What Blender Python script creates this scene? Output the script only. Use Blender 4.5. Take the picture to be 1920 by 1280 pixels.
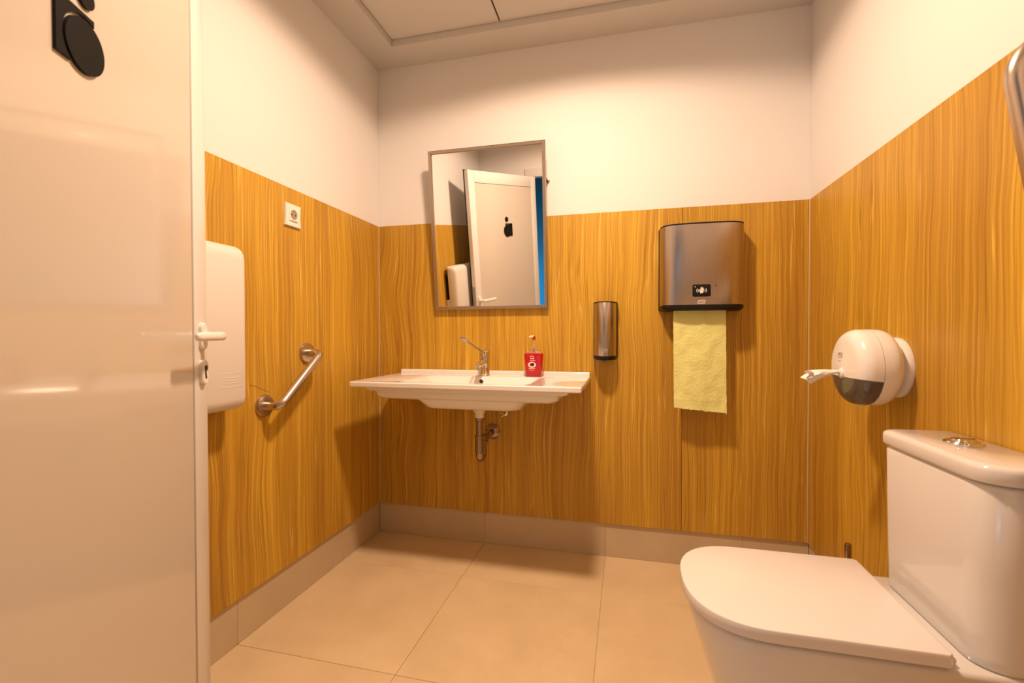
import bpy, bmesh, math, random
from mathutils import Matrix, Vector, noise
for o in list(bpy.data.objects): bpy.data.objects.remove(o)
S = bpy.context.scene; C = S.collection
rnd = random.Random(4)
PI = math.pi; rad = math.radians

# ---------------------------------------------------------------- room dimensions (m)
W, HC, HW, HB = 2.032, 2.449, 1.629, 0.1595      # room width, ceiling, stone cladding top, skirting top
YF = -2.053                                       # inner face of the door wall
LX, LY = 1.04, -1.00                              # round ceiling downlight

# ---------------------------------------------------------------- camera, world, light, exposure
cam = bpy.data.cameras.new('camera'); co = bpy.data.objects.new('camera', cam); C.objects.link(co)
yaw, pit, rol = rad(13.8399), rad(-0.8394), rad(-0.0838)
fw = Vector((-math.sin(yaw)*math.cos(pit), math.cos(yaw)*math.cos(pit), math.sin(pit)))
ri = Vector((math.cos(yaw), math.sin(yaw), 0)); up = ri.cross(fw)
r2 = ri*math.cos(rol)+up*math.sin(rol); u2 = up*math.cos(rol)-ri*math.sin(rol)
M = Matrix((r2, u2, -fw)).transposed().to_4x4(); M.translation = (1.2722, -2.2132, 1.0551)
co.matrix_world = M
cam.sensor_width = 36; cam.lens = 863.8/1920*36; cam.clip_start = 0.01; cam.clip_end = 50
cam.dof.use_dof = True; cam.dof.focus_distance = 2.1; cam.dof.aperture_fstop = 4.0
S.camera = co
w = bpy.data.worlds.new('world'); S.world = w; w.use_nodes = True
w.node_tree.nodes['Background'].inputs[0].default_value = (1, .8, .6, 1)
w.node_tree.nodes['Background'].inputs[1].default_value = 0.01
S.view_settings.view_transform = 'Standard'; S.view_settings.look = 'None'
S.view_settings.gamma = 1; S.view_settings.exposure = 0.0; S.view_settings.use_curve_mapping = False
LAMP_COLOR = (1.0, 0.685, 0.475)
sp = bpy.data.lights.new('downlight_beam', 'AREA'); sp.energy = 23; sp.color = LAMP_COLOR
sp.shape = 'DISK'; sp.size = 0.17; sp.spread = rad(160)
so = bpy.data.objects.new('downlight_beam', sp); C.objects.link(so); so.location = (LX, LY, HC+0.020)
sg_ = bpy.data.lights.new('downlight_glow', 'SPOT'); sg_.energy = 57; sg_.color = LAMP_COLOR      # sideways part of the same lamp
sg_.spot_size = rad(165); sg_.spot_blend = 0.16; sg_.shadow_soft_size = 0.08
gl = bpy.data.objects.new('downlight_glow', sg_); C.objects.link(gl); gl.location = (LX, LY, HC+0.004)
hl = bpy.data.lights.new('added_corridor_fill', 'AREA'); hl.energy = 16; hl.size = 0.5; hl.color = (0.95, 0.97, 1.0); hl.spread = rad(110)
ho = bpy.data.objects.new('added_corridor_fill', hl); C.objects.link(ho); ho.location = (-0.95, -3.15, 0.6); ho.rotation_euler = Vector((1.0, -.62, .08)).to_track_quat('-Z', 'Y').to_euler()  # unseen fill, added to brighten the blue surface beyond the doorway

# ---------------------------------------------------------------- materials
def mat(name, col, rough=.5, metal=0, spec=.5, **k):
    m = bpy.data.materials.new(name); m.use_nodes = True
    b = m.node_tree.nodes['Principled BSDF']
    b.inputs['Base Color'].default_value = (*col, 1); b.inputs['Roughness'].default_value = rough
    b.inputs['Metallic'].default_value = metal; b.inputs['Specular IOR Level'].default_value = spec
    for a, v in k.items(): b.inputs[a.replace('_', ' ')].default_value = v
    return m
class N:
    def __init__(s, m): s.t = m.node_tree; s.b = s.t.nodes['Principled BSDF']
    def new(s, typ, ins=None, **k):
        n = s.t.nodes.new(typ)
        for a, v in k.items(): setattr(n, a, v)
        for a, v in (ins or {}).items():
            if hasattr(v, 'is_linked'): s.t.links.new(v, n.inputs[a])
            else: n.inputs[a].default_value = v
        return n
    def math(s, op, a, b=None, c=None, clamp=False):
        ins = {0: a}
        if b is not None: ins[1] = b
        if c is not None: ins[2] = c
        n = s.new('ShaderNodeMath', ins, operation=op); n.use_clamp = clamp
        return n.outputs[0]
    def noise(s, vec, scale, detail=2, rough=.5):
        return s.new('ShaderNodeTexNoise', {'Vector': vec, 'Scale': scale, 'Detail': detail, 'Roughness': rough}).outputs[0]
    def mix(s, f, a, b, mode='MIX'):
        n = s.new('ShaderNodeMix', data_type='RGBA', blend_type=mode)
        for i, v in ((0, f), (6, a), (7, b)):
            if hasattr(v, 'is_linked'): s.t.links.new(v, n.inputs[i])
            else: n.inputs[i].default_value = v if i == 0 else (*v, 1)
        return n.outputs[2]
    def ramp(s, f, lo, hi):
        return s.new('ShaderNodeMapRange', {0: f, 1: lo, 2: hi}).outputs[0]
    def link(s, a, name): s.t.links.new(a, s.b.inputs[name])
    def bump(s, h, strength, dist=.002):
        n = s.new('ShaderNodeBump', {'Height': h, 'Strength': strength, 'Distance': dist}); s.link(n.outputs[0], 'Normal')

def stone():
    m = mat('travertine', (.5, .3, .08), .38, spec=.28); n = N(m)
    co_ = n.new('ShaderNodeTexCoord').outputs['Object']
    sx = n.new('ShaderNodeSeparateXYZ', {0: co_})
    rd = n.new('ShaderNodeObjectInfo').outputs['Random']
    off = n.math('MULTIPLY', rd, 37.0)
    u = n.math('ADD', n.math('ADD', sx.outputs[0], sx.outputs[1]), off)
    z = n.math('ADD', sx.outputs[2], n.math('MULTIPLY', rd, 11.0))
    def vec(a, b, su, sz, k=0.0):
        return n.new('ShaderNodeCombineXYZ', {0: n.math('MULTIPLY', a, su), 1: n.math('MULTIPLY', b, sz), 2: k}).outputs[0]
    # the veins wander a little sideways
    d1 = n.noise(vec(u, z, 2.2, 1.5, 1.0), 1, 1.5); d2 = n.noise(vec(u, z, 9, 5, 2.0), 1, 2)
    wav = n.math('ADD', .03, n.math('MULTIPLY', n.ramp(n.noise(vec(u, z, 1.6, .5, 9.0), 1, 1), .48, .70), .17))
    uu = n.math('ADD', u, n.math('MULTIPLY', n.math('SUBTRACT', d1, .5), wav))
    uu = n.math('ADD', uu, n.math('MULTIPLY', n.math('SUBTRACT', d2, .5), .017))
    broad = n.noise(vec(uu, z, 6, .15, 3.0), 1, 3, .6)
    fine = n.noise(vec(uu, z, 150, 1.3, 4.0), 1, 4, .6)
    mid = n.noise(vec(uu, z, 42, .5, 5.0), 1, 3, .6)
    cloud = n.noise(vec(u, z, 3, 2, 6.0), 1, 3)
    cont = n.noise(vec(uu, z, 17, .30, 7.0), 1, 1)
    fr = n.math('FRACT', n.math('MULTIPLY', cont, 11.0))
    thin = n.ramp(n.math('ABSOLUTE', n.math('SUBTRACT', fr, .5)), .075, .015)
    fr2 = n.math('FRACT', n.math('ADD', n.math('MULTIPLY', cont, 13.0), .37))
    dark = n.ramp(n.math('ABSOLUTE', n.math('SUBTRACT', fr2, .5)), .11, .02)
    c = n.mix(n.ramp(broad, .34, .66), (.44, .228, .026), (.69, .415, .038))
    c = n.mix(n.math('MULTIPLY', n.ramp(mid, .38, .68), .42), c, (.78, .49, .058))
    c = n.mix(n.math('MULTIPLY', n.ramp(fine, .60, .38), .50), c, (.27, .122, .018))
    c = n.mix(n.math('MULTIPLY', n.math('MULTIPLY', dark, n.ramp(mid, .58, .40)), .40), c, (.20, .095, .015))
    c = n.mix(n.math('MULTIPLY', n.math('MULTIPLY', thin, n.ramp(fine, .40, .60)), .46), c, (.88, .63, .15))
    c = n.mix(n.math('MULTIPLY', n.ramp(cloud, .45, .75), .12), c, (.36, .20, .06))
    n.link(c, 'Base Color'); n.bump(fine, .12, .001)
    n.link(n.math('ADD', .30, n.math('MULTIPLY', fine, .22)), 'Roughness')
    return m
def tile_mat(name, a, b, rough):
    m = mat(name, a, rough, spec=.45); n = N(m)
    co_ = n.new('ShaderNodeTexCoord').outputs['Object']
    rd = n.new('ShaderNodeObjectInfo').outputs['Random']
    v = n.new('ShaderNodeVectorMath', {0: co_, 1: n.new('ShaderNodeCombineXYZ', {0: n.math('MULTIPLY', rd, 31.0), 1: n.math('MULTIPLY', rd, 17.0)}).outputs[0]}, operation='ADD').outputs[0]
    f = n.noise(v, 4.5, 5, .6); g = n.noise(v, 60, 3, .6)
    c = n.mix(n.ramp(f, .3, .7), a, b)
    c = n.mix(n.math('MULTIPLY', n.ramp(g, .55, .8), .18), c, tuple(x*.72 for x in a))
    n.link(c, 'Base Color'); n.bump(g, .06, .001)
    n.link(n.math('ADD', rough-.08, n.math('MULTIPLY', f, .2)), 'Roughness')
    return m
def plaster_mat(name, col):
    m = mat(name, col, .62, spec=.3); n = N(m)
    g = n.noise(n.new('ShaderNodeTexCoord').outputs['Object'], 260, 3); n.bump(g, .05, .001)
    return m
def brushed(name, col, rough, axis=2):
    m = mat(name, col, rough, 1.0); n = N(m)
    mp = n.new('ShaderNodeMapping', {0: n.new('ShaderNodeTexCoord').outputs['Object'], 3: tuple(900 if i != axis else 6 for i in range(3))})
    g = n.noise(mp.outputs[0], 1, 2)
    n.link(n.math('ADD', rough-.06, n.math('MULTIPLY', g, .12)), 'Roughness')
    return m
def paper_mat(name, col, scale, strength):
    m = mat(name, col, .9, spec=.15); n = N(m)
    g = n.noise(n.new('ShaderNodeTexCoord').outputs['Object'], scale, 3); n.bump(g, strength, .004)
    return m
def ceramic_mat(name, col, rough=.09):
    m = mat(name, col, rough, spec=.5, Coat_Weight=.3, Coat_Roughness=.04)
    return m
STONE = stone()
GROUT = mat('grout', (.62, .47, .30), .8)
SILICONE = mat('silicone_joint', (.72, .56, .36), .5)
FLOOR = tile_mat('floor_tile', (.645, .50, .30), (.73, .575, .355), .40)
SKIRT = tile_mat('skirting_tile', (.54, .425, .275), (.61, .49, .33), .45)
PLASTER = plaster_mat('white_plaster', (.76, .745, .725))
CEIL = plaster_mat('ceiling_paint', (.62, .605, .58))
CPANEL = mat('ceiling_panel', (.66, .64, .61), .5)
DARKGAP = mat('dark_gap', (.05, .04, .035), .8)
DOORW = mat('door_gloss_white', (.62, .565, .485), .06, spec=.75)
FRAMEW = mat('door_frame_white', (.74, .72, .69), .22)
HANDLEW = mat('white_nylon', (.84, .83, .81), .25)
BLACK = mat('black_plastic', (.008, .007, .007), .42, spec=.25)
SIGNB = mat('black_acrylic', (.008, .007, .006), .45, spec=.15)
CERAMIC = ceramic_mat('white_ceramic', (.75, .735, .71))
BASINC = ceramic_mat('basin_ceramic', (.84, .825, .80))
LIDW = mat('white_duroplast', (.77, .735, .71), .25)
CHROME = mat('chrome', (.72, .68, .63), .10, 1)
DULLCHROME = mat('worn_chrome', (.38, .31, .25), .22, 1)
STEEL = brushed('brushed_steel', (.45, .385, .335), .29)
SATIN = brushed('satin_steel', (.58, .50, .43), .30)
MIRROR = mat('mirror_silver', (.90, .90, .89), .0, 1)
FRAMES = brushed('mirror_frame_steel', (.46, .38, .31), .28)
PLASTIC = mat('white_plastic', (.82, .80, .76), .20)
PLASTICM = mat('white_plastic_matte', (.75, .715, .67), .42)
SMOKE = mat('smoky_plastic', (.10, .085, .075), .16, spec=.6)
SCREENP = mat('pale_print', (.80, .74, .68), .5)
GREYP = mat('grey_print', (.28, .26, .24), .5)
RED = mat('red_soap', (.44, .002, .004), .16, spec=.5, Coat_Weight=.4)
REDCAP = mat('dark_red_plastic', (.42, .008, .012), .25)
CLEARP = mat('clear_plastic', (.95, .86, .82), .08, Transmission_Weight=.9, IOR=1.3)
PINK = mat('pink_print', (.85, .42, .36), .5)
TOWEL = paper_mat('yellow_paper', (.76, .77, .30), 85, .7)
TISSUE = paper_mat('white_tissue', (.86, .83, .79), 120, .3)
SOCKC = mat('socket_ivory', (.82, .80, .74), .30)
HOLE = mat('dark_hole', (.02, .015, .012), .6)
BLUE = mat('blue_wall_paint', (.01, .22, .50), .30)
LAMP = mat('lamp_diffuser', (.9, .85, .75), .5)
LAMP.node_tree.nodes['Principled BSDF'].inputs['Emission Color'].default_value = (*LAMP_COLOR, 1)
LAMP.node_tree.nodes['Principled BSDF'].inputs['Emission Strength'].default_value = 14
CRACK = mat('crack_line', (.10, .05, .02), .9)

# ---------------------------------------------------------------- mesh helpers
WM = {}
def obj(name, bm, m, parent=None, world=True, ang=35, smooth=True):
    """link a bmesh as ONE object; coordinates are world ones unless world=False (parent space)"""
    me = bpy.data.meshes.new(name)
    if parent is not None and world: bm.transform(WM[parent].inverted())
    bmesh.ops.recalc_face_normals(bm, faces=bm.faces[:])
    bm.to_mesh(me); bm.free(); me.materials.append(m)
    if smooth:
        me.polygons.foreach_set('use_smooth', [True]*len(me.polygons)); me.set_sharp_from_angle(angle=rad(ang))
    o = bpy.data.objects.new(name, me); C.objects.link(o)
    if parent is not None: o.parent = parent; WM[o] = WM[parent].copy()
    else: WM[o] = Matrix()
    return o
def thing(name, label, cat, loc, rot=(0, 0, 0), group=None):
    o = bpy.data.objects.new(name, None); C.objects.link(o); o.empty_display_size = .05
    o.location = loc; o.rotation_euler = rot
    from mathutils import Euler
    WM[o] = Matrix.Translation(loc) @ Euler(rot).to_matrix().to_4x4()
    if label: o['label'] = label; o['category'] = cat
    if group: o['group'] = group
    return o
def struct(o): o['kind'] = 'structure'; return o
def origin_to(o, p):
    """move a mesh object's origin to p (parent space) keeping its shape in place"""
    o.data.transform(Matrix.Translation(-Vector(p))); o.location = p
    WM[o] = WM[o] @ Matrix.Translation(p); return o
def box(bm, x0, x1, y0, y1, z0, z1, bev=0, seg=2):
    b = bmesh.new()
    bmesh.ops.create_cube(b, size=1)
    b.transform(Matrix.Translation(((x0+x1)/2, (y0+y1)/2, (z0+z1)/2)) @ Matrix.Diagonal((abs(x1-x0), abs(y1-y0), abs(z1-z0), 1)))
    if bev: bmesh.ops.bevel(b, geom=b.edges[:], offset=bev, segments=seg, profile=.5, affect='EDGES')
    merge(bm, b); return bm
def merge(bm, b, mx=None):
    if mx is not None: b.transform(mx)
    me = bpy.data.meshes.new('tmp'); b.to_mesh(me); b.free(); bm.from_mesh(me); bpy.data.meshes.remove(me)
def B(): return bmesh.new()
def loft(bm, rings, cap0=True, cap1=True, closed=False):
    vs = [[bm.verts.new(p) for p in r] for r in rings]; n = len(rings[0])
    pairs = list(zip(vs[:-1], vs[1:])) + ([(vs[-1], vs[0])] if closed else [])
    for a, b in pairs:
        for i in range(n):
            j = (i+1) % n; bm.faces.new((a[i], a[j], b[j], b[i]))
    if cap0 and not closed: bm.faces.new(vs[0][::-1])
    if cap1 and not closed: bm.faces.new(vs[-1])
    return bm
def frame_of(d):
    d = Vector(d).normalized(); a = Vector((0, 0, 1)) if abs(d.z) < .9 else Vector((1, 0, 0))
    x = a.cross(d).normalized(); return x, d.cross(x), d
def lathe(bm, prof, org, axis, n=32, cap0=True, cap1=True):
    """prof: list of (radius, distance along axis)"""
    x, y, d = frame_of(axis); org = Vector(org)
    rings = [[org + d*h + (x*math.cos(2*PI*i/n)+y*math.sin(2*PI*i/n))*max(r, 1e-5) for i in range(n)] for r, h in prof]
    return loft(bm, rings, cap0, cap1)
def fillet(pts, r, seg=8):
    out = [Vector(pts[0])]
    for a, b, c in zip(pts[:-2], pts[1:-1], pts[2:]):
        a, b, c = Vector(a), Vector(b), Vector(c); u = (a-b).normalized(); v = (c-b).normalized()
        th = u.angle(v); t = min(r/math.tan(th/2), (a-b).length*.49, (c-b).length*.49); rr = t*math.tan(th/2)
        cen = b+(u+v).normalized()*(rr/math.sin(th/2)); p0 = b+u*t-cen; p1 = b+v*t-cen; al = p0.angle(p1)
        for i in range(seg+1):
            k = i/seg; out.append(cen+(p0*math.sin((1-k)*al)+p1*math.sin(k*al))/math.sin(al))
    out.append(Vector(pts[-1])); return out
def tube(bm, pts, r, n=16, closed=False):
    pts = [Vector(p) for p in pts]; rings = []; x = None
    for i, p in enumerate(pts):
        d = (pts[min(i+1, len(pts)-1)]-pts[max(i-1, 0)]).normalized()
        if x is None: x, y, _ = frame_of(d)
        else: x = (x-d*x.dot(d)).normalized()
        y = d.cross(x); rr = r[i] if isinstance(r, list) else r
        rings.append([p+(x*math.cos(2*PI*k/n)+y*math.sin(2*PI*k/n))*rr for k in range(n)])
    return loft(bm, rings)
def rrect(x0, x1, y0, y1, r, z, seg=6):
    """rounded rectangle, r = one radius or four (x0y0, x1y0, x1y1, x0y1)"""
    if not isinstance(r, (list, tuple)): r = (r,)*4
    out = []
    for (cx, cy, sx, sy, a0), rr in zip(((x0, y0, 1, 1, PI), (x1, y0, -1, 1, 1.5*PI), (x1, y1, -1, -1, 0), (x0, y1, 1, -1, .5*PI)), r):
        for i in range(seg+1):
            a = a0+i/seg*PI/2; out.append(Vector((cx+sx*rr+rr*math.cos(a), cy+sy*rr+rr*math.sin(a), z)))
    return out
def prism(bm, poly, h0, h1, f):
    """extrude a 2-D polygon; f(a, b, h) -> 3-D point"""
    return loft(bm, [[f(a, b, h0) for a, b in poly], [f(a, b, h1) for a, b in poly]])
def disc_poly(cx, cy, r, n=28, ry=None): return [(cx+r*math.cos(2*PI*i/n), cy+(ry or r)*math.sin(2*PI*i/n)) for i in range(n)]

# ---------------------------------------------------------------- shell
G = .0015
def clad(parent, spans, zs, f, m, name, t, bev=.0008):
    """tile pieces on a wall: f(a0,a1,d0,d1,z0,z1) -> box extents; each piece gets its own origin"""
    for a0, a1 in spans:
        for z0, z1 in zs:
            e = f(a0+G/2, a1-G/2, t, z0, z1)
            o = obj(name, box(B(), *e, bev, 1), m, parent)
            origin_to(o, (e[0], e[2], e[4]))
ZS = [(HB, HW)]
# back wall (room face y = 0)
bm = B(); box(bm, -.20, W+.20, .020, .17, -.02, HW); box(bm, -.20, W+.20, .002, .17, HW, HC+.12)
wall_back = struct(obj('wall_back', bm, PLASTER, smooth=False))
clad(wall_back, [(.003, .321), (.321, 1.521), (1.521, W-.003)], ZS, lambda a, b, t, z0, z1: (a, b, 0, t, z0, z1), STONE, 'stone_panel', .0195)
struct(obj('trim_1', box(B(), -.004, .0028, -.0028, .004, HB, HW), SILICONE, smooth=False))
struct(obj('trim_2', box(B(), W-.0028, W+.004, -.0028, .004, HB, HW), SILICONE, smooth=False))
# left wall (x = 0)
bm = B(); box(bm, -.17, -.020, YF, .018, -.02, HW); box(bm, -.17, -.002, YF, .0015, HW, HC+.12)
wall_left = struct(obj('wall_left', bm, PLASTER, smooth=False))
clad(wall_left, [(-.47, -.003), (-1.67, -.47), (YF+.001, -1.67)], ZS, lambda a, b, t, z0, z1: (-t, 0, a, b, z0, z1), STONE, 'stone_panel', .0195)
bm = B()
cpts = [(-.8772, .8800), (-.862, .8775), (-.845, .872), (-.83, .8655), (-.817, .859), (-.80, .8515), (-.787, .8455)]
for (a, b), (c, d) in zip(cpts[:-1], cpts[1:]):
    vs = [bm.verts.new(p) for p in ((.0004, a, b+.0006), (.0004, c, d+.0006), (.0004, c, d-.0006), (.0004, a, b-.0006))]; bm.faces.new(vs)
bmesh.ops.remove_doubles(bm, verts=bm.verts, dist=.0001)
r_ = bmesh.ops.extrude_face_region(bm, geom=bm.faces[:]); bmesh.ops.translate(bm, verts=[v for v in r_['geom'] if isinstance(v, bmesh.types.BMVert)], vec=(-.002, 0, 0))
obj('crack', bm, CRACK, wall_left)
# right wall (x = W)
bm = B(); box(bm, W+.020, W+.17, YF, .018, -.02, HW); box(bm, W+.002, W+.17, YF, .0015, HW, HC+.12)
wall_right = struct(obj('wall_right', bm, PLASTER, smooth=False))
clad(wall_right, [(-.482, -.003), (-1.682, -.482), (YF+.001, -1.682)], ZS, lambda a, b, t, z0, z1: (W, W+t, a, b, z0, z1), STONE, 'stone_panel', .0195)
# door wall with its opening
OX0, OX1, OZ, YB = .455, 1.45, 2.045, YF-.10
bm = B(); box(bm, -.17, OX0, YB, YF, -.02, HC+.12); box(bm, OX1, W+.17, YB, YF, -.02, HC+.12); box(bm, OX0, OX1, YB, YF, OZ, HC+.12)
wall_front = struct(obj('wall_front', bm, PLASTER, smooth=False))
bm = B()
box(bm, OX0-.045, OX0+.015, YB-.012, YF+.012, 0, OZ-.03, .003); box(bm, OX1-.02, OX1+.05, YB-.012, YF+.012, 0, OZ-.03, .003)
box(bm, OX0-.045, OX1+.05, YB-.012, YF+.012, OZ-.0295, OZ+.04, .003)
struct(obj('trim_3', bm, FRAMEW))
# floor
floor = struct(obj('floor', box(B(), -.20, W+.20, YB, .17, -.05, -.004), GROUT, smooth=False))
X = [-.0195, .580, 1.180, 1.780, W+.0195]; Y = [YB, -1.531, -.9258, -.3203, .0195]
X[0] = -.0190; X[-1] = W+.019; Y[-1] = .019
for a, b in zip(X[:-1], X[1:]):
    for c, d in zip(Y[:-1], Y[1:]):
        e = (a+G/2, b-G/2, c+G/2, d-G/2, -.012, 0); o = obj('floor_tile', box(B(), *e, .0008, 1), FLOOR, floor); origin_to(o, (e[0], e[2], e[4]))
# skirting tiles, set back 1 cm under the stone
def skirt(name, spans, f):
    e0 = f(min(s[0] for s in spans), max(s[1] for s in spans), True)
    bb = struct(obj(name, box(B(), *e0), GROUT, smooth=False))
    for a, b in spans:
        e = f(a+.0004, b-.0004, False); o = obj('skirting_tile', box(B(), *e, .001, 1), SKIRT, bb); origin_to(o, (e[0], e[2], e[4]))
TB = .010
skirt('baseboard_back', [(-.0095, .580), (.580, 1.180), (1.180, 1.780), (1.780, W+.0095)], lambda a, b, k: (a, b, .0150 if k else TB, .0198 if k else .0149, .0005, HB-.001))
skirt('baseboard_left', [(YF+.001, -1.531), (-1.531, -.9258), (-.9258, -.3203), (-.3203, TB)], lambda a, b, k: (-.0198 if k else -.0149, -.0150 if k else -TB, a, b, .0005, HB-.001))
skirt('baseboard_right', [(YF+.001, -1.531), (-1.531, -.9258), (-.9258, -.3203), (-.3203, TB)], lambda a, b, k: (W+.0150 if k else W+TB, W+.0198 if k else W+.0149, a, b, .0005, HB-.001))
# ceiling: plaster border around recessed panels
PX = [.170, .713, 1.289, 1.862]; PY = [-1.885, -1.312, -.737, -.166]; HP = HC+.031
bm = B()
loft(bm, [[(-.17, YB, HC), (W+.17, YB, HC), (W+.17, .15, HC), (-.17, .15, HC)], [(PX[0], PY[0], HC), (PX[3], PY[0], HC), (PX[3], PY[3], HC), (PX[0], PY[3], HC)],
          [(PX[0], PY[0], HP+.02), (PX[3], PY[0], HP+.02), (PX[3], PY[3], HP+.02), (PX[0], PY[3], HP+.02)], [(-.17, YB, HP+.02), (W+.17, YB, HP+.02), (W+.17, .15, HP+.02), (-.17, .15, HP+.02)]], closed=True)
box(bm, -.17, W+.17, YB, .15, HP+.02, HP+.08)
ceiling = struct(obj('ceiling', bm, CEIL, smooth=False))
for i in range(3):
    for j in range(3):
        e = (PX[i]+(.0035 if i else .001), PX[i+1]-(.0035 if i < 2 else .001), PY[j]+.0035, PY[j+1]-(.0035 if j < 2 else .0015), HP, HP+.014)
        o = obj('ceiling_panel', box(B(), *e, .003, 1), CPANEL, ceiling); origin_to(o, (e[0], e[2], e[4]))
bm = B(); box(bm, PX[0], PX[3], PY[0], PY[3], HP+.0145, HP+.019)
obj('panel_backing', bm, DARKGAP, ceiling, smooth=False)
# corridor beyond the door, seen in the mirror
struct(obj('wall_corridor', box(B(), -1.2, 3.4, -4.0, -3.9, 0, 2.5), PLASTER, smooth=False))
bm = B(); box(bm, -.62, .38, -3.899, -3.86, .002, 2.36, .003); struct(obj('door_2', bm, BLUE))
bm = B(); box(bm, -1.3, -1.2, -4.0, YB, 0, 2.5); struct(obj('wall_corridor_left', bm, PLASTER, smooth=False))
bm = B(); box(bm, 3.4, 3.5, -4.0, YB, 0, 2.5); struct(obj('wall_corridor_right', bm, PLASTER, smooth=False))
struct(obj('floor_corridor', box(B(), -1.3, 3.5, -4.0, YB-.001, -.05, 0), FLOOR, smooth=False))
struct(obj('ceiling_corridor', box(B(), -1.3, 3.5, -4.0, YB, 2.5, 2.6), CEIL, smooth=False))

# ---------------------------------------------------------------- ceiling downlight (above the frame)
t = thing('ceiling_light', 'round white recessed downlight glowing in the ceiling panel above the room', 'light', (LX, LY, HP))
bm = B(); lathe(bm, [(.085, 0), (.108, 0), (.106, -.006), (.098, -.009), (.088, -.007), (.085, -.001)], (LX, LY, HP), (0, 0, 1), 40, False, False)
obj('trim_ring', bm, PLASTIC, t)
obj('diffuser', lathe(B(), [(.0845, -.001), (.0845, -.004), (.05, -.006)], (LX, LY, HP), (0, 0, 1), 40), LAMP, t)

# ---------------------------------------------------------------- door leaf (local: x hinge -> free edge, -y = visible face)
DW, DH, TH = .867, 2.007, 23.40
hinge = (.5103, -1.9892, 0)
door = thing('door_1', None, None, hinge, (0, 0, rad(90+TH))); struct(door)
st = .067
bm = B()
box(bm, 0, st, 0, .042, .008, DH, .0025); box(bm, DW-st, DW, 0, .042, .008, DH, .0025)
box(bm, st, DW-st, 0, .042, DH-.085, DH, .0025); box(bm, st, DW-st, 0, .042, .008, .10, .0025)
obj('door_frame', bm, FRAMEW, door, False)
obj('door_panel', box(B(), st+.0025, DW-st-.0025, .0035, .038, .1025, DH-.0875, .001, 1), DOORW, door, False)
bm = B(); box(bm, -.002, DW+.004, .0365, .0425, DH, DH+.005); box(bm, DW, DW+.004, .0365, .0425, .01, DH)
obj('gasket', bm, BLACK, door, False, smooth=False)
obj('lock_plate', box(B(), DW-.0005, DW+.0015, .012, .032, .93, 1.16, .0005, 1), DULLCHROME, door, False)
hx, hz = DW-.031, 1.052
h = obj('door_handle', loft(B(), [[Vector((hx+p.x, -d, hz+p.y)) for p in rrect(-.0155+k, .0155-k, -.036+k, .036-k, .0154-k, 0, 8)] for d, k in ((0, 0), (.007, 0), (.0095, .003))]), HANDLEW, door, False)
bm = B()
lathe(bm, [(.0125, 0), (.0125, .012), (.0105, .016), (.0105, .05)], (hx, -.008, hz), (0, -1, 0), 20)
path = fillet([(hx+.002, -.052, hz), (hx-.03, -.056, hz), (hx-.135, -.054, hz-.001)], .02, 5)
nP = len(path); rings = []
for i, p in enumerate(path):
    k = i/(nP-1); s = .0115 if 0 < i < nP-1 else .008
    rings.append([p+Vector((0, .75*s*math.cos(2*PI*a/16), s*math.sin(2*PI*a/16))) for a in range(16)])
rings.insert(0, [path[0]+Vector((.009, 0, 0))+(v-path[0])*.85 for v in rings[0]]); rings[1] = [path[0]+(v-path[0])*1.45 for v in rings[1]]
rings.append([path[-1]+Vector((-.006, 0, 0))+(v-path[-1])*.6 for v in rings[-1]])
rings[-2] = [path[-1]+(v-path[-1])*1.35 for v in rings[-2]]
loft(bm, rings)
obj('lever', bm, HANDLEW, h, False)
ez = .957
e = obj('lock_escutcheon', loft(B(), [[Vector((hx+p.x, -d, ez+p.y)) for p in rrect(-.0155+k, .0155-k, -.033+k, .033-k, .0154-k, 0, 8)] for d, k in ((0, 0), (.008, 0), (.0105, .003))]), HANDLEW, door, False)
bm = B(); loft(bm, [[Vector((hx+a, -d, ez+.005+b)) for a, b in [(.0078*math.cos(rad(-60+i*300/16)+PI/2*0+rad(0)+PI/6*0+rad(-30)), .006+.0078*math.sin(rad(-60+i*300/16)+rad(-30)+0)) for i in range(17)] + [(-.0045, -.02), (0, -.0235), (.0045, -.02)]] for d in (.0100, .0112)])
obj('keyhole', bm, HOLE, e, False)

# pictogram stuck on the door
sg = thing('accessibility_sign', 'black wheelchair user pictogram on the white door', 'sign', (0, 0, 0))
sl = Vector((DW-.445, 0, 1.525)); sg.location = WM[door] @ sl; sg.rotation_euler = (0, 0, rad(90+TH)); WM[sg] = WM[door] @ Matrix.Translation(sl)
F = lambda a, b, h_: Vector((.445-a, -h_, b-1.525))          # a = distance from the free edge, b = height, h = off the panel
o = obj('sign_head', prism(B(), disc_poly(.431, 1.6565, .0195), -.0025, .002, F), SIGNB, sg, False)
cw, rw, rg = (.437, 1.566), .0465, .0515
poly = [(.501, 1.525), (.501, 1.624), (.414, 1.624), (.414, 1.612)]
# body outline with a round bite that leaves a pale ring round the wheel
a0 = math.atan2(1.612-cw[1], .414-cw[0]); 
b1 = math.asin((1.525-cw[1])/rg); pend = (cw[0]+rg*math.cos(b1), 1.525)
for i in range(21):
    a = a0+(b1-a0)*i/20
    poly.append((cw[0]+rg*math.cos(a), cw[1]+rg*math.sin(a)))
obj('sign_body', prism(B(), poly, -.0025, .002, F), SIGNB, sg, False)
obj('sign_wheel', prism(B(), disc_poly(*cw, rw, 40), -.0025, .0035, F), SIGNB, sg, False)

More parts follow.
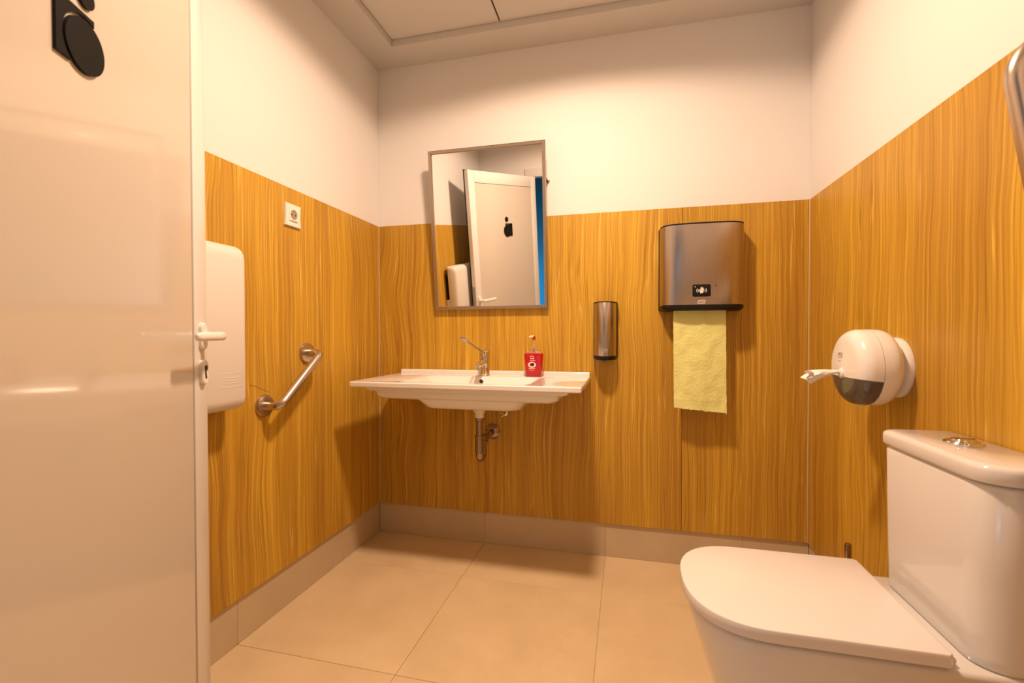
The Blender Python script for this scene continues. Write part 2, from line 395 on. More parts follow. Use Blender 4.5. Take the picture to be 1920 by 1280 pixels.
# ---------------------------------------------------------------- baby changing station behind the door
bx = .100; y1 = -.980; y0 = y1-.80; z0, z1 = .822, 1.334
t = thing('changing_station', 'folded white plastic baby changing station on the left wall behind the door', 'changing table', (0, (y0+y1)/2, z0))
prof = [(.022, 0), (bx-.030, 0), (bx-.014, .006), (bx-.004, .018), (bx, .034), (bx, z1-z0-.040), (bx-.003, z1-z0-.022), (bx-.012, z1-z0-.008), (bx-.028, z1-z0), (.022, z1-z0)]
def ins(p, k):
    cx, cz = .055, (z1-z0)/2
    return (p[0]-math.copysign(min(k, abs(p[0]-cx)), p[0]-cx), p[1]-math.copysign(k, p[1]-cz))
bm = B()
def csring(y, k): return [Vector((a, y, z0+b)) for a, b in [ins(p, k) for p in prof]]
ks = [(y0, .022), (y0+.004, .012), (y0+.012, .004), (y0+.024, 0), (y1-.024, 0), (y1-.012, .004), (y1-.004, .012), (y1, .022)]
loft(bm, [csring(y, k) for y, k in ks])
obj('folding_panel', bm, PLASTICM, t, ang=50)
obj('wall_plate', box(B(), .0005, .0215, y0+.03, y1-.030, z0+.02, z1-.06, .003), BLACK, t)
for zc in (1.10, .93):
    obj('hinge', box(B(), .0008, .030, y1-.030, y1-.006, zc-.055, zc-.005, .004), PLASTICM, t)
bm = B()
fl = (y1-.105, y1-.028, .895, .937)
for (a, b, c, d) in ((fl[0], fl[1], fl[3]-.001, fl[3]), (fl[0], fl[1], fl[2], fl[2]+.001), (fl[1]-.001, fl[1], fl[2], fl[3]), (fl[0]+.01, fl[1]-.01, fl[2]+.012, fl[2]+.0135), (fl[0]+.01, fl[1]-.012, fl[2]+.020, fl[2]+.0215), (fl[0]+.012, fl[1]-.01, fl[2]+.028, fl[2]+.0295)):
    box(bm, bx-.001, bx+.0006, a, b, c, d)
obj('embossed_notice', bm, PLASTICM, t)

# ---------------------------------------------------------------- wall socket
t = thing('wall_socket', 'square ivory power socket high on the left stone wall', 'socket', (0, -.660, 1.522))
yc, zc, hs = -.660, 1.522, .0435
def plate(k, xx):
    out = []
    n = 8
    for i in range(n): s = -1+2*i/n; out.append((s*(hs-k), -(hs-k)))
    for i in range(n): s = -1+2*i/n; out.append(((hs-k)-.003*(1-s*s), s*(hs-k)))
    for i in range(n): s = 1-2*i/n; out.append((s*(hs-k), hs-k))
    for i in range(n): s = 1-2*i/n; out.append((-(hs-k)+.003*(1-s*s), s*(hs-k)))
    return [Vector((xx, yc+a, zc+b)) for a, b in out]
obj('plate', loft(B(), [plate(0, .0003), plate(0, .007), plate(.002, .010)]), SOCKC, t)
n = 32; sq = []
for i in range(n):
    a = 2*PI*i/n+PI/4; c, s = math.cos(a), math.sin(a); m_ = max(abs(c), abs(s)); sq.append((c/m_, s/m_))
circ = [(math.cos(2*PI*i/n+PI/4), math.sin(2*PI*i/n+PI/4)) for i in range(n)]
P3 = lambda pts, r, xx, dz=0: [Vector((xx, yc+a*r, zc+.002+dz+b*r)) for a, b in pts]
obj('insert', loft(B(), [P3(sq, .0255, .0101), P3(sq, .0255, .0122), P3(circ, .0195, .0128), P3(circ, .0190, .0104)], True, False), SOCKC, t)
well = obj('well', loft(B(), [P3(circ, .0189, .0102), P3(circ, .0189, .01045)], True, True), mat('socket_well_shade', (.36, .26, .16), .5), t)  # brown colour stands in for the shadow inside the round recess
for s in (-1, 1): obj('pin_hole', lathe(B(), [(.003, 0), (.003, .0006)], (.0103, yc+s*.0095, zc+.002), (1, 0, 0), 12), HOLE, well)
obj('shutter_slot', box(B(), .0120, .0128, yc-.016, yc+.016, zc-.0235, zc-.0215), GREYP, t)

# ---------------------------------------------------------------- mirror, tilted forward
MW, MH, tl = .580, .773, math.atan(.085/.768)
t = thing('mirror', 'rectangular tilted mirror in a brushed steel frame above the washbasin', 'mirror', (.621, -.020, 1.183), (tl, 0, 0))
fwid, fd = .0165, .022
def ring_rect(x0, x1, a0, a1, y): return [Vector((x0, y, a0)), Vector((x1, y, a0)), Vector((x1, y, a1)), Vector((x0, y, a1))]
hw = MW/2
bm = B(); loft(bm, [ring_rect(-hw, hw, 0, MH, .012), ring_rect(-hw, hw, 0, MH, -.006), ring_rect(-hw+.003, hw-.003, .003, MH-.003, -.009),
                    ring_rect(-hw+fwid-.002, hw-fwid+.002, fwid-.002, MH-fwid+.002, -.008), ring_rect(-hw+fwid, hw-fwid, fwid, MH-fwid, 0), ring_rect(-hw+fwid, hw-fwid, fwid, MH-fwid, .012)], closed=True)
obj('frame', bm, FRAMES, t, False, ang=20)
obj('glass', box(B(), -hw+fwid-.001, hw-fwid+.001, -.0005, .006, fwid-.001, MH-fwid+.001), MIRROR, t, False, smooth=False)
obj('back_board', box(B(), -hw+.004, hw-.004, .0065, .011, .004, MH-.004), DARKGAP, t, False)
for s in (-1, 1):
    bm = B()
    x = .621+s*(hw-.006)
    tube(bm, [(x, -.001, 1.80), (x, -.072, 1.80)], .004, 10); lathe(bm, [(.011, 0), (.011, .006), (.006, .008)], (x, -.0005, 1.80), (0, -1, 0), 16)
    obj('bracket', bm, FRAMES, t)
    obj('pivot', tube(B(), [(x, -.0005, 1.20), (x, -.013, 1.20)], .004, 10), FRAMES, t)

# ---------------------------------------------------------------- washbasin
sx0, sx1, syf, zt, zd = .126, 1.112, -.475, .857, .834
cx = .617
t = thing('washbasin', 'wide white ceramic washbasin hung on the back wall under the mirror', 'sink', (cx, -.001, .75))
def rr(x0, x1, y0, y1, r, z): return rrect(x0, x1, y0, y1, r, z, 8)
bm = B()
top = [rr(sx0+.004, sx1-.004, syf+.004, -.0015, (.006, .006, .002, .002), zt-.023), rr(sx0, sx1, syf, -.001, (.008, .008, .002, .002), zt-.019),
       rr(sx0, sx1, syf, -.001, (.008, .008, .002, .002), zt-.004), rr(sx0+.004, sx1-.004, syf+.004, -.0012, (.006, .006, .002, .002), zt),
       rr(.330, .898, -.425, -.112, .045, zt-.001), rr(.340, .888, -.417, -.118, .045, zt-.006), rr(.385, .848, -.385, -.128, .06, zt-.045), rr(.45, .79, -.345, -.15, .07, zt-.072), rr(.56, .67, -.26, -.20, .029, zt-.079)]
loft(bm, top, False, True)
# underside in three steps
und = [top[0], rr(.178, 1.060, syf+.030, -.003, .010, zt-.023), rr(.182, 1.056, syf+.033, -.003, .02, zt-.036), rr(.192, 1.046, syf+.040, -.003, .02, zt-.042),
       rr(.222, 1.018, syf+.042, -.003, .02, zt-.042), rr(.226, 1.014, syf+.046, -.003, .025, zt-.064), rr(.240, 1.000, syf+.058, -.003, .03, zt-.074),
       rr(.395, .884, syf+.060, -.02, .05, zt-.076), rr(.415, .866, syf+.066, -.025, .05, zt-.092), rr(.430, .852, syf+.080, -.035, .05, zt-.112), rr(.455, .826, syf+.100, -.05, .05, zt-.1185)]
loft(bm, und, False, True)
bmesh.ops.remove_doubles(bm, verts=bm.verts, dist=.0002)
obj('basin', bm, BASINC, t, ang=40)
obj('back_ledge', loft(B(), [rr(sx0+.008, sx1-.002, -.022+k, -.001, (.006, .006, .002, .002), z) for k, z in ((0, zt-.002), (0, zt+.014), (.002, zt+.018), (.006, zt+.0205))]), BASINC, t)
oh = Vector((.607, -.1215, zt-.024))
lathe(bm := B(), [(.0115, -.001), (.0115, .003), (.0095, .004), (.0085, .0015)], oh, (0, -.97, .22), 20, True, False); ov = obj('overflow_ring', bm, CHROME, t)
obj('overflow_hole', lathe(B(), [(.0086, .0005), (.0086, .0016)], oh, (0, -.97, .22), 20), HOLE, ov)
obj('drain_plug', lathe(B(), [(.030, 0), (.030, .003), (.02, .006), (.004, .007)], (.615, -.23, zt-.0785), (0, 0, 1), 24), CHROME, t)

# ---------------------------------------------------------------- waste trap under the basin
wx, wy = .627, -.215
t = thing('waste_trap', 'worn chrome waste pipe and trap hanging under the washbasin', 'pipe', (wx, 0, .50))
obj('ceramic_outlet', lathe(B(), [(.034, 0), (.035, -.010), (.033, -.018)], (wx, wy, zt-.1188), (0, 0, 1), 28), CERAMIC, t)
obj('gasket', lathe(B(), [(.0325, 0), (.0325, -.004)], (wx, wy, zt-.137), (0, 0, 1), 28), BLACK, t)
obj('waste_cone', lathe(B(), [(.031, 0), (.029, -.005), (.021, -.018), (.020, -.038), (.018, -.040)], (wx, wy, zt-.1412), (0, 0, 1), 28), PLASTIC, t)
zc0 = zt-.1814
nut = obj('slip_nut', lathe(B(), [(.0205, 0), (.0215, -.002), (.0215, -.010), (.018, -.013)], (wx, wy, zc0), (0, 0, 1), 12), DULLCHROME, t)
obj('down_pipe', lathe(B(), [(.0165, 0), (.0165, -.072)], (wx, wy, zc0-.0132), (0, 0, 1), 24), DULLCHROME, t)
zs_ = zc0-.078
obj('trap_sleeve', lathe(B(), [(.0195, 0), (.0225, -.001), (.0225, -.012), (.0205, -.014), (.0205, -.076), (.0185, -.078)], (wx, wy, zs_), (0, 0, 1), 28), DULLCHROME, t)
zb = zs_-.078; ob = .052
pts = [(wx, wy, zb+.004)] + [(wx, wy+ob/2-ob/2*math.cos(a), zb-.001-ob/2*math.sin(a)*1.15) for a in [PI*i/14 for i in range(15)]] + [(wx, wy+ob, zb+.03)]
obj('trap_bend', tube(B(), pts, .0185, 20), DULLCHROME, t)
obj('union_nut', lathe(B(), [(.020, 0), (.0235, .002), (.0235, .014), (.020, .016)], (wx, wy+ob, zb+.030), (0, 0, 1), 12), DULLCHROME, t)
zo = .571
pts = fillet([(wx, wy+ob, zb+.046), (wx, wy+ob, zo), (wx, -.012, zo)], .035, 8)
obj('outlet_arm', tube(B(), pts, .0165, 20), DULLCHROME, t)
obj('arm_nut', lathe(B(), [(.019, 0), (.0215, .002), (.0215, .014), (.019, .016)], (wx, -.095, zo), (0, 1, 0), 12), DULLCHROME, t)
obj('wall_flange', lathe(B(), [(.039, -.0005), (.0385, -.006), (.030, -.014), (.020, -.020), (.0168, -.021)], (wx, 0, zo), (0, 1, 0), 36), DULLCHROME, t)

t = thing('stop_valve', 'small chrome stop valve on the back wall just beneath the basin', 'valve', (.690, 0, .668))
obj('rosette', lathe(B(), [(.017, -.0005), (.017, -.003), (.010, -.007)], (.690, 0, .668), (0, 1, 0), 24), CHROME, t)
bm = B(); lathe(bm, [(.0095, -.006), (.0095, -.05), (.007, -.052)], (.690, 0, .668), (0, 1, 0), 20); lathe(bm, [(.0065, 0), (.0065, .03), (.008, .031), (.008, .040)], (.690, -.034, .672), (0, 0, 1), 16)
obj('body', bm, CHROME, t)
kn = obj('knob', lathe(B(), [(.009, 0), (.0125, .002), (.0125, .014), (.010, .016)], (.690, -.052, .668), (-.15, -1, 0), 12), CHROME, t)
obj('knob_cap', lathe(B(), [(.006, 0), (.006, .0012)], (.690-.0024, -.068, .668), (-.15, -1, 0), 12), GREYP, kn)

# ---------------------------------------------------------------- faucet with the long lever
fx, fy = .608, -.068
t = thing('faucet', 'chrome mixer tap with a long paddle lever on the washbasin', 'faucet', (fx, fy, zt))
bm = B()
lathe(bm, [(.0255, .0005), (.0255, .004), (.0225, .008), (.0215, .04), (.023, .075), (.0235, .086)], (fx, fy, zt), (0, 0, 1), 28)
obj('body', bm, CHROME, t)
rings = []
for k in range(9):
    s = k/8; y = fy+.002-.105*s; zz = zt+.062+.006*math.sin(s*PI)-.006*s; a = .0185-.004*s; b = .015-.003*s
    rings.append([Vector((fx+a*math.cos(2*PI*i/16), y, zz+b*math.sin(2*PI*i/16))) for i in range(16)])
rings.append([Vector((fx+(v.x-fx)*.6, fy-.110, v.z)) for v in rings[-1]])
spout = obj('spout', loft(B(), rings), CHROME, t)
obj('aerator', lathe(B(), [(.012, 0), (.012, -.016), (.009, -.017)], (fx, fy-.090, zt+.050), (0, 0, 1), 20), CHROME, spout)
obj('cartridge_cap', lathe(B(), [(.0225, 0), (.0245, .002), (.0245, .028), (.0225, .034), (.013, .038)], (fx, fy, zt+.087), (0, 0, 1), 28), CHROME, t)
bm = B(); tip = Vector((.603, -.318, 1.026)); st_ = Vector((fx, fy-.018, zt+.111))
tube(bm, [st_, st_+(tip-st_)*.5, tip], .0042, 12)
d_ = (tip-st_).normalized(); xx = Vector((1, 0, 0)); nn_ = xx.cross(d_).normalized()
rings = []
for s, wd in ((0, .005), (.010, .0125), (.025, .0175), (.042, .0175), (.056, .012), (.062, .004)):
    c = tip+d_*(s-.004)+nn_*(-.0004)*(s*100)
    rings.append([c+xx*(wd*math.cos(2*PI*i/16))+nn_*(.0045*math.sin(2*PI*i/16)) for i in range(16)])
loft(bm, rings)
obj('lever', bm, DULLCHROME, t)

# ---------------------------------------------------------------- red hand soap bottle
sbx, sby, sbz = .852, -.072, zt+.0003
t = thing('soap_bottle', 'small red liquid hand soap pump bottle standing on the washbasin', 'bottle', (sbx, sby, sbz))
prof = [(.0335, .016, 0), (.037, .0185, .003), (.039, .020, .02), (.0425, .021, .06), (.0445, .0215, .092), (.0445, .0215, .099), (.042, .020, .1015)]
rings = [rrect(sbx-a, sbx+a, sby-b, sby+b, min(a, b)*.55, sbz+z, 6) for a, b, z in [(a, b, z*1.09) for a, b, z in prof]]
obj('bottle_body', loft(B(), rings), RED, t)
sbz += .0092
obj('shoulder', loft(B(), [rrect(sbx-a, sbx+a, sby-b, sby+b, min(a, b)*.6, sbz+z, 6) for a, b, z in ((.034, .018, .1016), (.022, .016, .110), (.013, .012, .117), (.012, .0115, .124))]), CLEARP, t)
pm = obj('pump', lathe(B(), [(.0125, 0), (.0125, .012), (.0105, .018), (.006, .020), (.0042, .021), (.0042, .040)], (sbx, sby, sbz+.1242), (0, 0, 1), 20), CLEARP, t)
bm = B(); lathe(bm, [(.0085, 0), (.0065, .006), (.0068, .016), (.005, .018)], (sbx, sby, sbz+.1644), (0, 0, 1), 18)
obj('pump_button', bm, REDCAP, pm)
obj('nozzle', tube(B(), [(sbx-.002, sby-.001, sbz+.180), (sbx-.013, sby-.006, sbz+.1805), (sbx-.022, sby-.010, sbz+.1775)], [.0048, .0038, .0028], 12), PLASTIC, pm)
yl = sby-.0213
obj('dip_tube', lathe(B(), [(.0028, 0), (.0028, .018)], (sbx, sby, sbz+.1056), (0, 0, 1), 10), REDCAP, t)
sbz -= .0045
def LF(a, b, h_): return Vector((sbx+a, sby-(.0200+.0015*(b/.1))-h_, sbz+b))
def annulus(bm, cx_, cz_, r1, r2, n_=28, sy=.72):
    rings = [[LF(cx_+r*math.cos(2*PI*i/n_), cz_+r*sy*math.sin(2*PI*i/n_), hh) for i in range(n_)] for r, hh in ((r1, -.001), (r1, .0006), (r2, .0006), (r2, -.001))]
    return loft(bm, rings, closed=True)
lb = obj('label_emblem', annulus(B(), -.006, .052, .019, .0115), SCREENP, t)
obj('emblem_dot', prism(B(), disc_poly(-.0015, .0545, .0062, 18), -.001, .0006, LF), BLACK, lb)
for a, b, c, d in ((-.013, .005, .0785, .084), (-.016, .010, .071, .0735), (-.022, .008, .032, .0365), (-.018, .004, .0245, .0265)):
    obj('label_line', prism(B(), [(a, c), (b, c), (b, d), (a, d)], -.001, .0005, LF), PINK, t)
bl = [(-.006+.010*math.cos(PI*i/8), .0885+.006*math.sin(PI*i/8)) for i in range(9)]
obj('label_arc', prism(B(), bl + [(a*.7-.002, b-.003) for a, b in bl[::-1]], -.001, .0005, LF), PINK, t)

# ---------------------------------------------------------------- little emblem text shared by the dispensers
def text_mesh(s, size):
    cu = bpy.data.curves.new('txt', 'FONT'); cu.body = s; cu.size = size; cu.align_x = 'CENTER'; cu.align_y = 'CENTER'; cu.extrude = .0002
    to = bpy.data.objects.new('txt', cu); C.objects.link(to)
    me = bpy.data.meshes.new_from_object(to.evaluated_get(bpy.context.evaluated_depsgraph_get()))
    bpy.data.objects.remove(to); bpy.data.curves.remove(cu); return me
TXT = text_mesh('TORK', 1.0)
def emblem(bm, f, w_, h_):
    """slanted rounded frame with lettering; f(a, b, h) -> point"""
    def out(k):
        p = [(q.x, q.y) for q in rrect(-w_/2+k, w_/2-k, -h_/2+k, h_/2-k, h_*.2, 0, 3)]
        return [(a+b*.18, b) for a, b in p]
    loft(bm, [[f(a, b, h) for a, b in out(k)] for k, h in ((0, -.0006), (0, .0005), (h_*.12, .0005), (h_*.12, -.0006))], closed=True)
    b2 = bmesh.new(); b2.from_mesh(TXT); s = w_*.29
    for v in b2.verts: v.co = f(v.co.x*s, v.co.y*s, .0003+v.co.z*.3)
    merge(bm, b2)

# ---------------------------------------------------------------- soap dispenser on the wall
ax0, ax1, az0, az1, ad = 1.126, 1.236, .939, 1.204, .108
acx, ahw = (ax0+ax1)/2, (ax1-ax0)/2
t = thing('soap_dispenser', 'narrow brushed steel soap dispenser on the back wall right of the basin', 'dispenser', (acx, 0, az0))
def dcurve(hw_, d, flat, y_=-.004, e=2.6, n_=26):
    """plan of a bowed front, from back left round to back right"""
    out = [(-hw_, y_)]
    for i in range(n_+1):
        a = PI-PI*i/n_; c, s = math.cos(a), math.sin(a)
        out.append((hw_*math.copysign(abs(c)**(2/e), c), -flat-(d-flat)*abs(s)**(2/e)))
    out.append((hw_, y_)); return out
def dring(cx_, z, *a, **k): return [Vector((cx_+x, y, z)) for x, y in dcurve(*a, **k)]
obj('cover', loft(B(), [dring(acx, z, ahw-.004-k, ad-k, .022, -.020, 2.2) for z, k in ((az0+.0185, .0005), (az0+.020, 0), (az1-.004, 0), (az1-.0032, .0005))]), STEEL, t)
bm = B()
loft(bm, [dring(acx, z, ahw-k, .0215, .012, -.0008, 6) for z, k in ((az0+.006, .003), (az0+.012, 0), (az1-.001, 0), (az1, .002))])
loft(bm, [dring(acx, z, ahw-k, ad+.001-k, .022, -.001, 2.2) for z, k in ((az0, .008), (az0+.004, .002), (az0+.009, 0), (az0+.018, 0))])
loft(bm, [dring(acx, z, ahw-k, ad+.001-k, .022, -.001, 2.2) for z, k in ((az1-.003, 0), (az1-.001, 0), (az1, .002))])
obj('casing', bm, BLACK, t)
obj('nozzle', lathe(B(), [(.008, 0), (.006, -.008), (.004, -.010)], (acx-.004, -.062, az0), (0, 0, 1), 16), CLEARP, t)
SF = lambda a, b, h_: Vector((acx+a, -ad-h_+.0002, az0+.045+b))
bm = B(); emblem(bm, SF, .025, .0135); obj('emblem', bm, mat('faint_print', (.66, .58, .50), .4, .6), t)
obj('level_window', prism(B(), disc_poly(.031, .012, .0022, 12), -.02, .003, lambda a, b, h_: Vector((acx+a, -.091-h_, az0+.045+b))), BLACK, t)

# ---------------------------------------------------------------- paper towel dispenser
tx0, tx1, tz0, tz1, td = 1.418, 1.764, 1.158, 1.529, .132
tcx, thw = (tx0+tx1)/2, (tx1-tx0)/2
t = thing('towel_dispenser', 'large brushed steel paper towel dispenser with sensor window on the back wall', 'dispenser', (tcx, 0, tz0))
def tring(z, k, d=td, y_=-.022, e=3.6): return dring(tcx, z, thw-.003-k, d-k, .034, y_, e, n_=40)
obj('cover', loft(B(), [tring(z, k) for z, k in ((tz0+.0225, .001), (tz0+.024, 0), (tz1-.007, 0), (tz1-.006, .001))]), STEEL, t)
bm = B()
loft(bm, [dring(tcx, z, thw-k, .0235, .014, -.0008, 8) for z, k in ((tz0+.004, .003), (tz0+.010, 0), (tz1-.002, 0), (tz1, .002))])
loft(bm, [tring(z, k, td+.001, -.001) for z, k in ((tz0, .014), (tz0+.004, .005), (tz0+.010, 0), (tz0+.0223, 0))])
loft(bm, [tring(z, k, td+.001, -.001) for z, k in ((tz1-.0057, 0), (tz1-.002, 0), (tz1, .003))])
obj('casing', bm, BLACK, t)
wx_, wz_ = 1.5835, 1.2405
def bow(x):       # depth of the bowed cover at x
    c = min(1, abs((x-tcx)/(thw-.003))); return .034+(td-.034)*(1-c**3.6)**(1/3.6)
TF = lambda a, b, h_: Vector((wx_+a*1.85, -bow(wx_+a*1.85)-h_, wz_+b*1.9))
win = obj('sensor_window', loft(B(), [[TF(p.x, p.y, h_) for p in rrect(-.0195+k, .0195-k, -.0135+k, .0135-k, .0035, 0, 5)] for h_, k in ((-.004, 0), (.0008, 0), (.0012, .0006))]), BLACK, t)
bm = B()
hand = [(-.0035, -.006), (.002, -.006), (.0042, -.003), (.0045, .002), (.0040, .006), (.0030, .0062), (.0027, .003), (.0024, .0075), (.0014, .0078), (.0010, .0035), (.0004, .0080), (-.0007, .0080), (-.0009, .0035), (-.0018, .0070), (-.0027, .0066), (-.0026, .0005), (-.0050, .0022), (-.0058, .0012), (-.0040, -.002)]
prism(bm, hand, .0008, .0016, TF)
for s in (-1, 1):
    for r_a in (.0085, .0120):
        arc = [(s*r_a*math.cos(a)*.95, r_a*.62*math.sin(a)/.6*.62) for a in [rad(-36+72*i/8) for i in range(9)]]
        arc2 = [(s*(r_a-.0013)*math.cos(a)*.95, (r_a-.0013)*.64*math.sin(a)) for a in [rad(-36+72*i/8) for i in range(9)]]
        prism(bm, arc+arc2[::-1], .0008, .0016, TF)
prism(bm, disc_poly(-.014, .0085, .0011, 10), .0008, .0016, TF)
obj('hand_icon', bm, SCREENP, win)
EF = lambda a, b, h_: Vector((wx_+a, -bow(wx_)-h_+.0002, wz_-.0475+b))
bm = B(); emblem(bm, EF, .029, .0155); obj('emblem', bm, SCREENP, t)
obj('indicator_hole', prism(B(), disc_poly(0, 0, .0026, 12), -.003, .0006, lambda a, b, h_: Vector((wx_+.056+a, -bow(wx_+.056)-h_, wz_+.019+b))), BLACK, t)
# hanging towel
bm = B(); nx, nz = 42, 60; px0, px1, ptop, pbot = 1.475, 1.689, 1.168, .728
grid = []
for j in range(nz+1):
    row = []
    for i in range(nx+1):
        a = i/nx; zb_ = pbot+.008-.018*a+.004*noise.noise(Vector((a*9, 3, 0)))+.0035*noise.noise(Vector((a*37, 9, 1)))-(.004 if i == nx else 0)
        k = j/nz; z = ptop+(zb_-ptop)*k
        y = -.080-.010*k*math.sin(a*PI)-.006*k+.004*math.sin(a*7+k*3)*k+.0035*noise.noise(Vector((a*6, k*9, 2)))
        row.append(bm.verts.new((px0+(px1-px0)*a+.004*k+.0012*noise.noise(Vector((k*24, i*.01, 5))), y, z)))
    grid.append(row)
for j in range(nz):
    for i in range(nx): bm.faces.new((grid[j][i], grid[j][i+1], grid[j+1][i+1], grid[j+1][i]))
g = bmesh.ops.extrude_face_region(bm, geom=bm.faces[:]); bmesh.ops.translate(bm, verts=[v for v in g['geom'] if isinstance(v, bmesh.types.BMVert)], vec=(0, .0006, 0))
o = obj('paper_towel', bm, TOWEL); origin_to(o, (1.585, -.080, .73))
o['label'] = 'torn yellow paper towel hanging out of the steel dispenser'; o['category'] = 'paper towel'

# ---------------------------------------------------------------- toilet roll dispenser on the right wall
ry, rz, R0 = -.662, .959, .110
t = thing('toilet_roll_dispenser', 'round white toilet paper dispenser on the right wall above the toilet', 'dispenser', (W, ry, rz))
AX = (-1, 0, 0)
obj('wall_base', lathe(B(), [(.086, .0005), (.087, .006), (.085, .013), (.080, .017), (.076, .019), (.074, .0255)], (W, ry, rz), AX, 56), PLASTIC, t)
prof = [(.080, .0255), (.093, .029), (.103, .037), (.1085, .049), (R0, .062), (R0, .0805)]
obj('body', lathe(B(), prof, (W, ry, rz), AX, 64), PLASTIC, t)
front = [(R0-.0012, .081), (R0, .0820)]
for i in range(13):
    a = i/12*PI/2; front.append((R0-.047+.047*math.cos(a)**.85, .098+.038*math.sin(a)**.9*1.05))
front += [(.045, .1394), (.02, .1405), (.0004, .141)]
x_, y_, d_ = frame_of(AX); n_ = 96
def fr_pt(r, h, i):
    a = 2*PI*i/n_; return Vector((W, ry, rz))+d_*h+(x_*math.cos(a)+y_*math.sin(a))*r
def split(keep):
    bm = B(); V = {}
    def v(j, i):
        k = (j, i % n_)
        if k not in V: V[k] = bm.verts.new(fr_pt(*front[j], i % n_))
        return V[k]
    for j in range(len(front)-1):
        for i in range(n_):
            q = [fr_pt(*front[jj], ii) for jj, ii in ((j, i), (j, i+1), (j+1, i+1), (j+1, i))]
            c = sum(q, Vector())/4
            if keep(c): bm.faces.new((v(j, i), v(j, i+1), v(j+1, i+1), v(j+1, i)))
    return bm
# cut the cover along a horizontal line so that its lower part is the smoky window
def half(upper):
    bm = split(lambda c: True)
    zc_ = rz-.042
    bmesh.ops.bisect_plane(bm, geom=bm.verts[:]+bm.edges[:]+bm.faces[:], plane_co=(W, ry, zc_), plane_no=(0.10, 0, 1), clear_inner=upper, clear_outer=not upper)
    return bm
obj('cover', half(True), PLASTIC, t)
bmw = half(False)
for v in bmw.verts: v.co = Vector((W-.08, ry, rz))+(v.co-Vector((W-.08, ry, rz)))*.994
obj('smoky_window', bmw, SMOKE, t)
obj('rear_wall', lathe(B(), [(R0-.004, .083), (R0-.004, .085)], (W, ry, rz), AX, 48), DARKGAP, t)
obj('catch', box(B(), W-.100, W-.078, ry-.008, ry+.008, rz-R0-.004, rz-R0+.004, .002), PLASTIC, t)
noz = Vector((W-.1405, ry, rz-.018))
obj('outlet', lathe(B(), [(.016, -.004), (.0145, .003), (.011, .006), (.006, .0065)], noz, AX, 24), PLASTIC, t)
RF = lambda a, b, h_: Vector((W-.1402-h_, ry+.010-a, rz+.034+b))
bm = B(); emblem(bm, RF, .024, .015); prism(bm, [(-.012, -.0175), (.008, -.0175), (.008, -.0160), (-.012, -.0160)], -.0006, .0005, RF)
obj('emblem', bm, GREYP, t)
# the tissue end
bm = B(); rings = []; n2 = 20
for k in range(9):
    s = k/8; c = noz+Vector((-.0055-.083*s, .004*s, .004-.012*s*s-.004*s)); wdt = .005+.024*s**.8; ht = .004+.013*s
    rings.append([c+Vector((0, 0, 0))+Vector((.010*math.sin(3*i*2*PI/n2)*s*s, wdt*math.cos(2*PI*i/n2)*(1+.18*math.sin(5*i+k)*s), ht*math.sin(2*PI*i/n2)*(1+.35*math.sin(3*i*2*PI/n2+1)*s))) for i in range(n2)])
rings.append([c+(v-c)*.45+Vector((.012, 0, .002)) for v in rings[-1]])
o = obj('toilet_tissue', loft(bm, rings), TISSUE); origin_to(o, tuple(noz+Vector((-.009, 0, 0))))
o['label'] = 'twisted end of white toilet tissue sticking out of the round dispenser'; o['category'] = 'toilet paper'

# ---------------------------------------------------------------- toilet
yc = -1.050; hwd = .184; lx0, lx1, zl = 1.403, 1.845, .481
t = thing('toilet', 'white ceramic close-coupled toilet with closed lid against the right wall', 'toilet', (1.75, yc, 0))
def dshape(xf, xb, hw_, z, a=.165, e=2.45, n_=28, rb=.006):
    out = [Vector((xb, yc+hw_-rb, z)), Vector((xb-rb, yc+hw_, z))]
    for i in range(n_+1):
        th = PI/2+PI*i/n_; c, s = math.cos(th), math.sin(th)
        out.append(Vector((xf+a-a*abs(c)**(2/e), yc+hw_*math.copysign(abs(s)**(2/e), s), z)))
    out += [Vector((xb-rb, yc-hw_, z)), Vector((xb, yc-hw_+rb, z))]
    return out
rings = [dshape(lx0+f, xb, hwd-k, z, a, rb=rb) for f, xb, k, z, a, rb in (
    (.125, 2.008, .022, 0, .15, .03), (.120, 2.008, .020, .01, .15, .03), (.105, 2.010, .018, .10, .155, .03), (.075, 2.014, .014, .22, .16, .03),
    (.040, 2.018, .009, .34, .165, .03), (.018, 2.019, .007, .41, .165, .03), (.012, 2.02, .006, .438, .165, .03), (.014, 2.018, .008, .4440, .163, .03), (.020, 2.012, .014, .4475, .160, .03))]
obj('bowl', loft(B(), rings), CERAMIC, t, ang=50)
obj('seat_gap_shade', loft(B(), [dshape(lx0+.020, lx1-.002, hwd-.018, z, .158) for z in (.4477, .4535)]), DARKGAP, t)  # dark strip painting the shade in the gap between lid and bowl
lid = obj('seat_lid', loft(B(), [dshape(lx0+f, lx1-f*.4, hwd-f, z, .165) for f, z in ((.004, .4537), (.001, .4555), (0, .458), (0, zl-.0035), (.0012, zl-.001), (.004, zl))]), LIDW, t, ang=40)
for s in (-1, 1):
    obj('hinge', lathe(B(), [(.004, 0), (.0095, .001), (.0095, .029), (.004, .030)], (lx1+.004, yc+s*.150-.015, .4590), (0, 1, 0), 18), LIDW, lid)
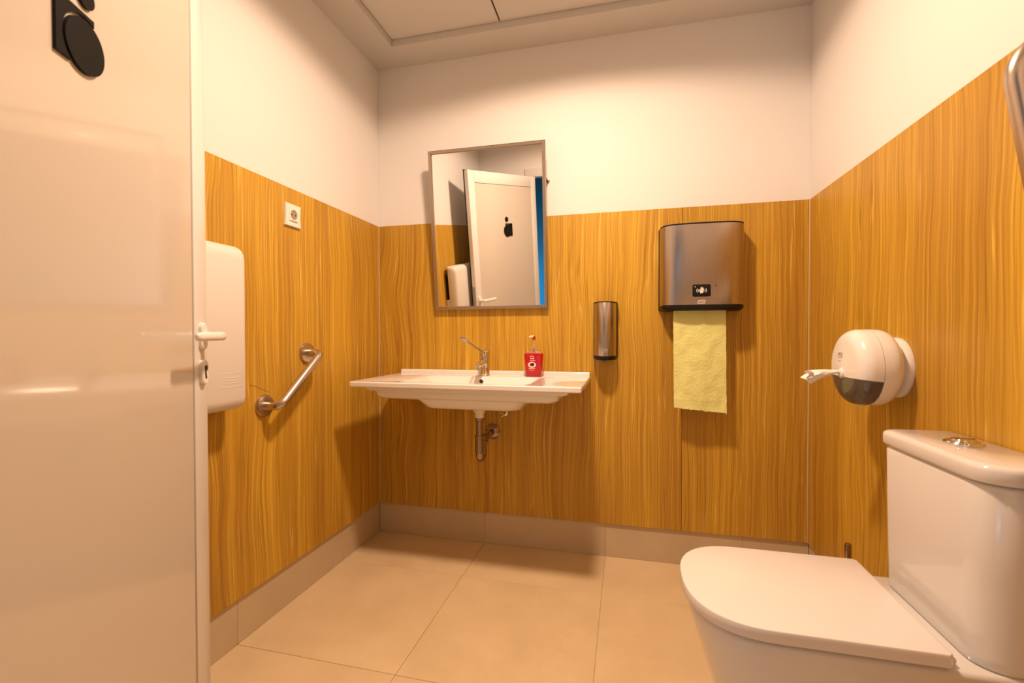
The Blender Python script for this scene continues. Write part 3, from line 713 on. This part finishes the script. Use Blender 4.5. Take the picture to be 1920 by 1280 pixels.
# tank
tf, tb, ty0, ty1 = 1.888, W-.006, yc-.188, yc+.159
def tk(k, z, kt=0, r=.060, rb=.012): return rrect(tf+k, tb, ty0+k+kt, ty1-k-kt, (r, rb, rb, r*.45), z, 10)
obj('tank', loft(B(), [tk(.006, .4480, .012, .05), tk(.003, .452, .012, .052), tk(.002, .470, .011), tk(.001, .62, .005), tk(.0005, .778, .001), tk(.003, .784, .001), tk(.008, .7865, .001)]), CERAMIC, t, ang=50)
obj('tank_lid', loft(B(), [tk(.004, .7875, 0), tk(-.003, .7895, 0), tk(-.005, .794, 0), tk(-.005, .812, 0), tk(-.0035, .818, 0), tk(.001, .8215, 0), tk(.007, .823, 0)]), CERAMIC, t, ang=50)
bcx, bcy = 1.968, yc+.010
fb = obj('flush_button', lathe(B(), [(.033, .0002), (.033, .003), (.031, .0055), (.022, .007), (.0215, .009), (.020, .0105), (.006, .0112)], (bcx, bcy, .823), (0, 0, 1), 40), CHROME, t)
obj('button_split', box(B(), bcx-.0195, bcx+.0195, bcy-.0006, bcy+.0006, .8325, .8345), HOLE, fb)

# ---------------------------------------------------------------- toilet brush behind the toilet
bxx, byy = 1.936, -.605
t = thing('toilet_brush', 'toilet brush with dark chrome handle standing behind the toilet seat', 'toilet brush', (bxx, byy, 0))
obj('holder', lathe(B(), [(.042, .0005), (.045, .004), (.045, .245), (.041, .250), (.012, .252)], (bxx, byy, 0), (0, 0, 1), 32), STEEL, t)
obj('handle', lathe(B(), [(.0062, .252), (.0062, .33), (.0095, .335), (.0095, .410), (.0075, .4145)], (bxx, byy, 0), (0, 0, 1), 20), DULLCHROME, t)

# ---------------------------------------------------------------- grab bars
t = thing('grab_bar', 'short slanted steel grab bar on the left wall beside the washbasin', 'grab bar', (0, -.70, .80))
A, Bq = (-.812, .800), (-.581, .983); dep = .072
for yy, zz in (A, Bq):
    obj('flange', lathe(B(), [(.0405, .0005), (.0405, .006), (.038, .011), (.030, .0125), (.018, .013)], (0, yy, zz), (1, 0, 0), 36), SATIN, t)
pts = fillet([(.012, *A), (dep, *A), (dep, *Bq), (.012, *Bq)], .05, 10)
obj('rail', tube(B(), pts, .0155, 20), SATIN, t)

gy = -1.300
t = thing('folding_grab_rail', 'raised steel folding grab rail on the right wall at the near side of the toilet', 'grab rail', (W, gy, .80))
lean = rad(9.5); base = Vector((W-.075, gy, .80)); ux = Vector((math.sin(-lean), 0, math.cos(lean))); vx = Vector((math.cos(lean), 0, math.sin(lean)))
def G2(a, b): return base+ux*a+vx*b
gx = Vector((1.8845, gy, 1.43)); b0 = (gx-base).dot(vx); top_a = (gx-base).dot(ux)+.042
pts = fillet([G2(0, b0), G2(top_a+.045, b0), G2(top_a+.045, b0+.13), G2(0, b0+.13)], .062, 14)
obj('rail', tube(B(), pts, .016, 22), SATIN, t)
bm = B(); box(bm, W-.010, W-.0005, gy-.05, gy+.05, .70, .93, .003); box(bm, base.x-.02, W-.0095, gy-.022, gy-.017, .76, .86, .001, 1); box(bm, base.x-.02, W-.0095, gy+.017, gy+.022, .76, .86, .001, 1)
obj('wall_plate', bm, SATIN, t)
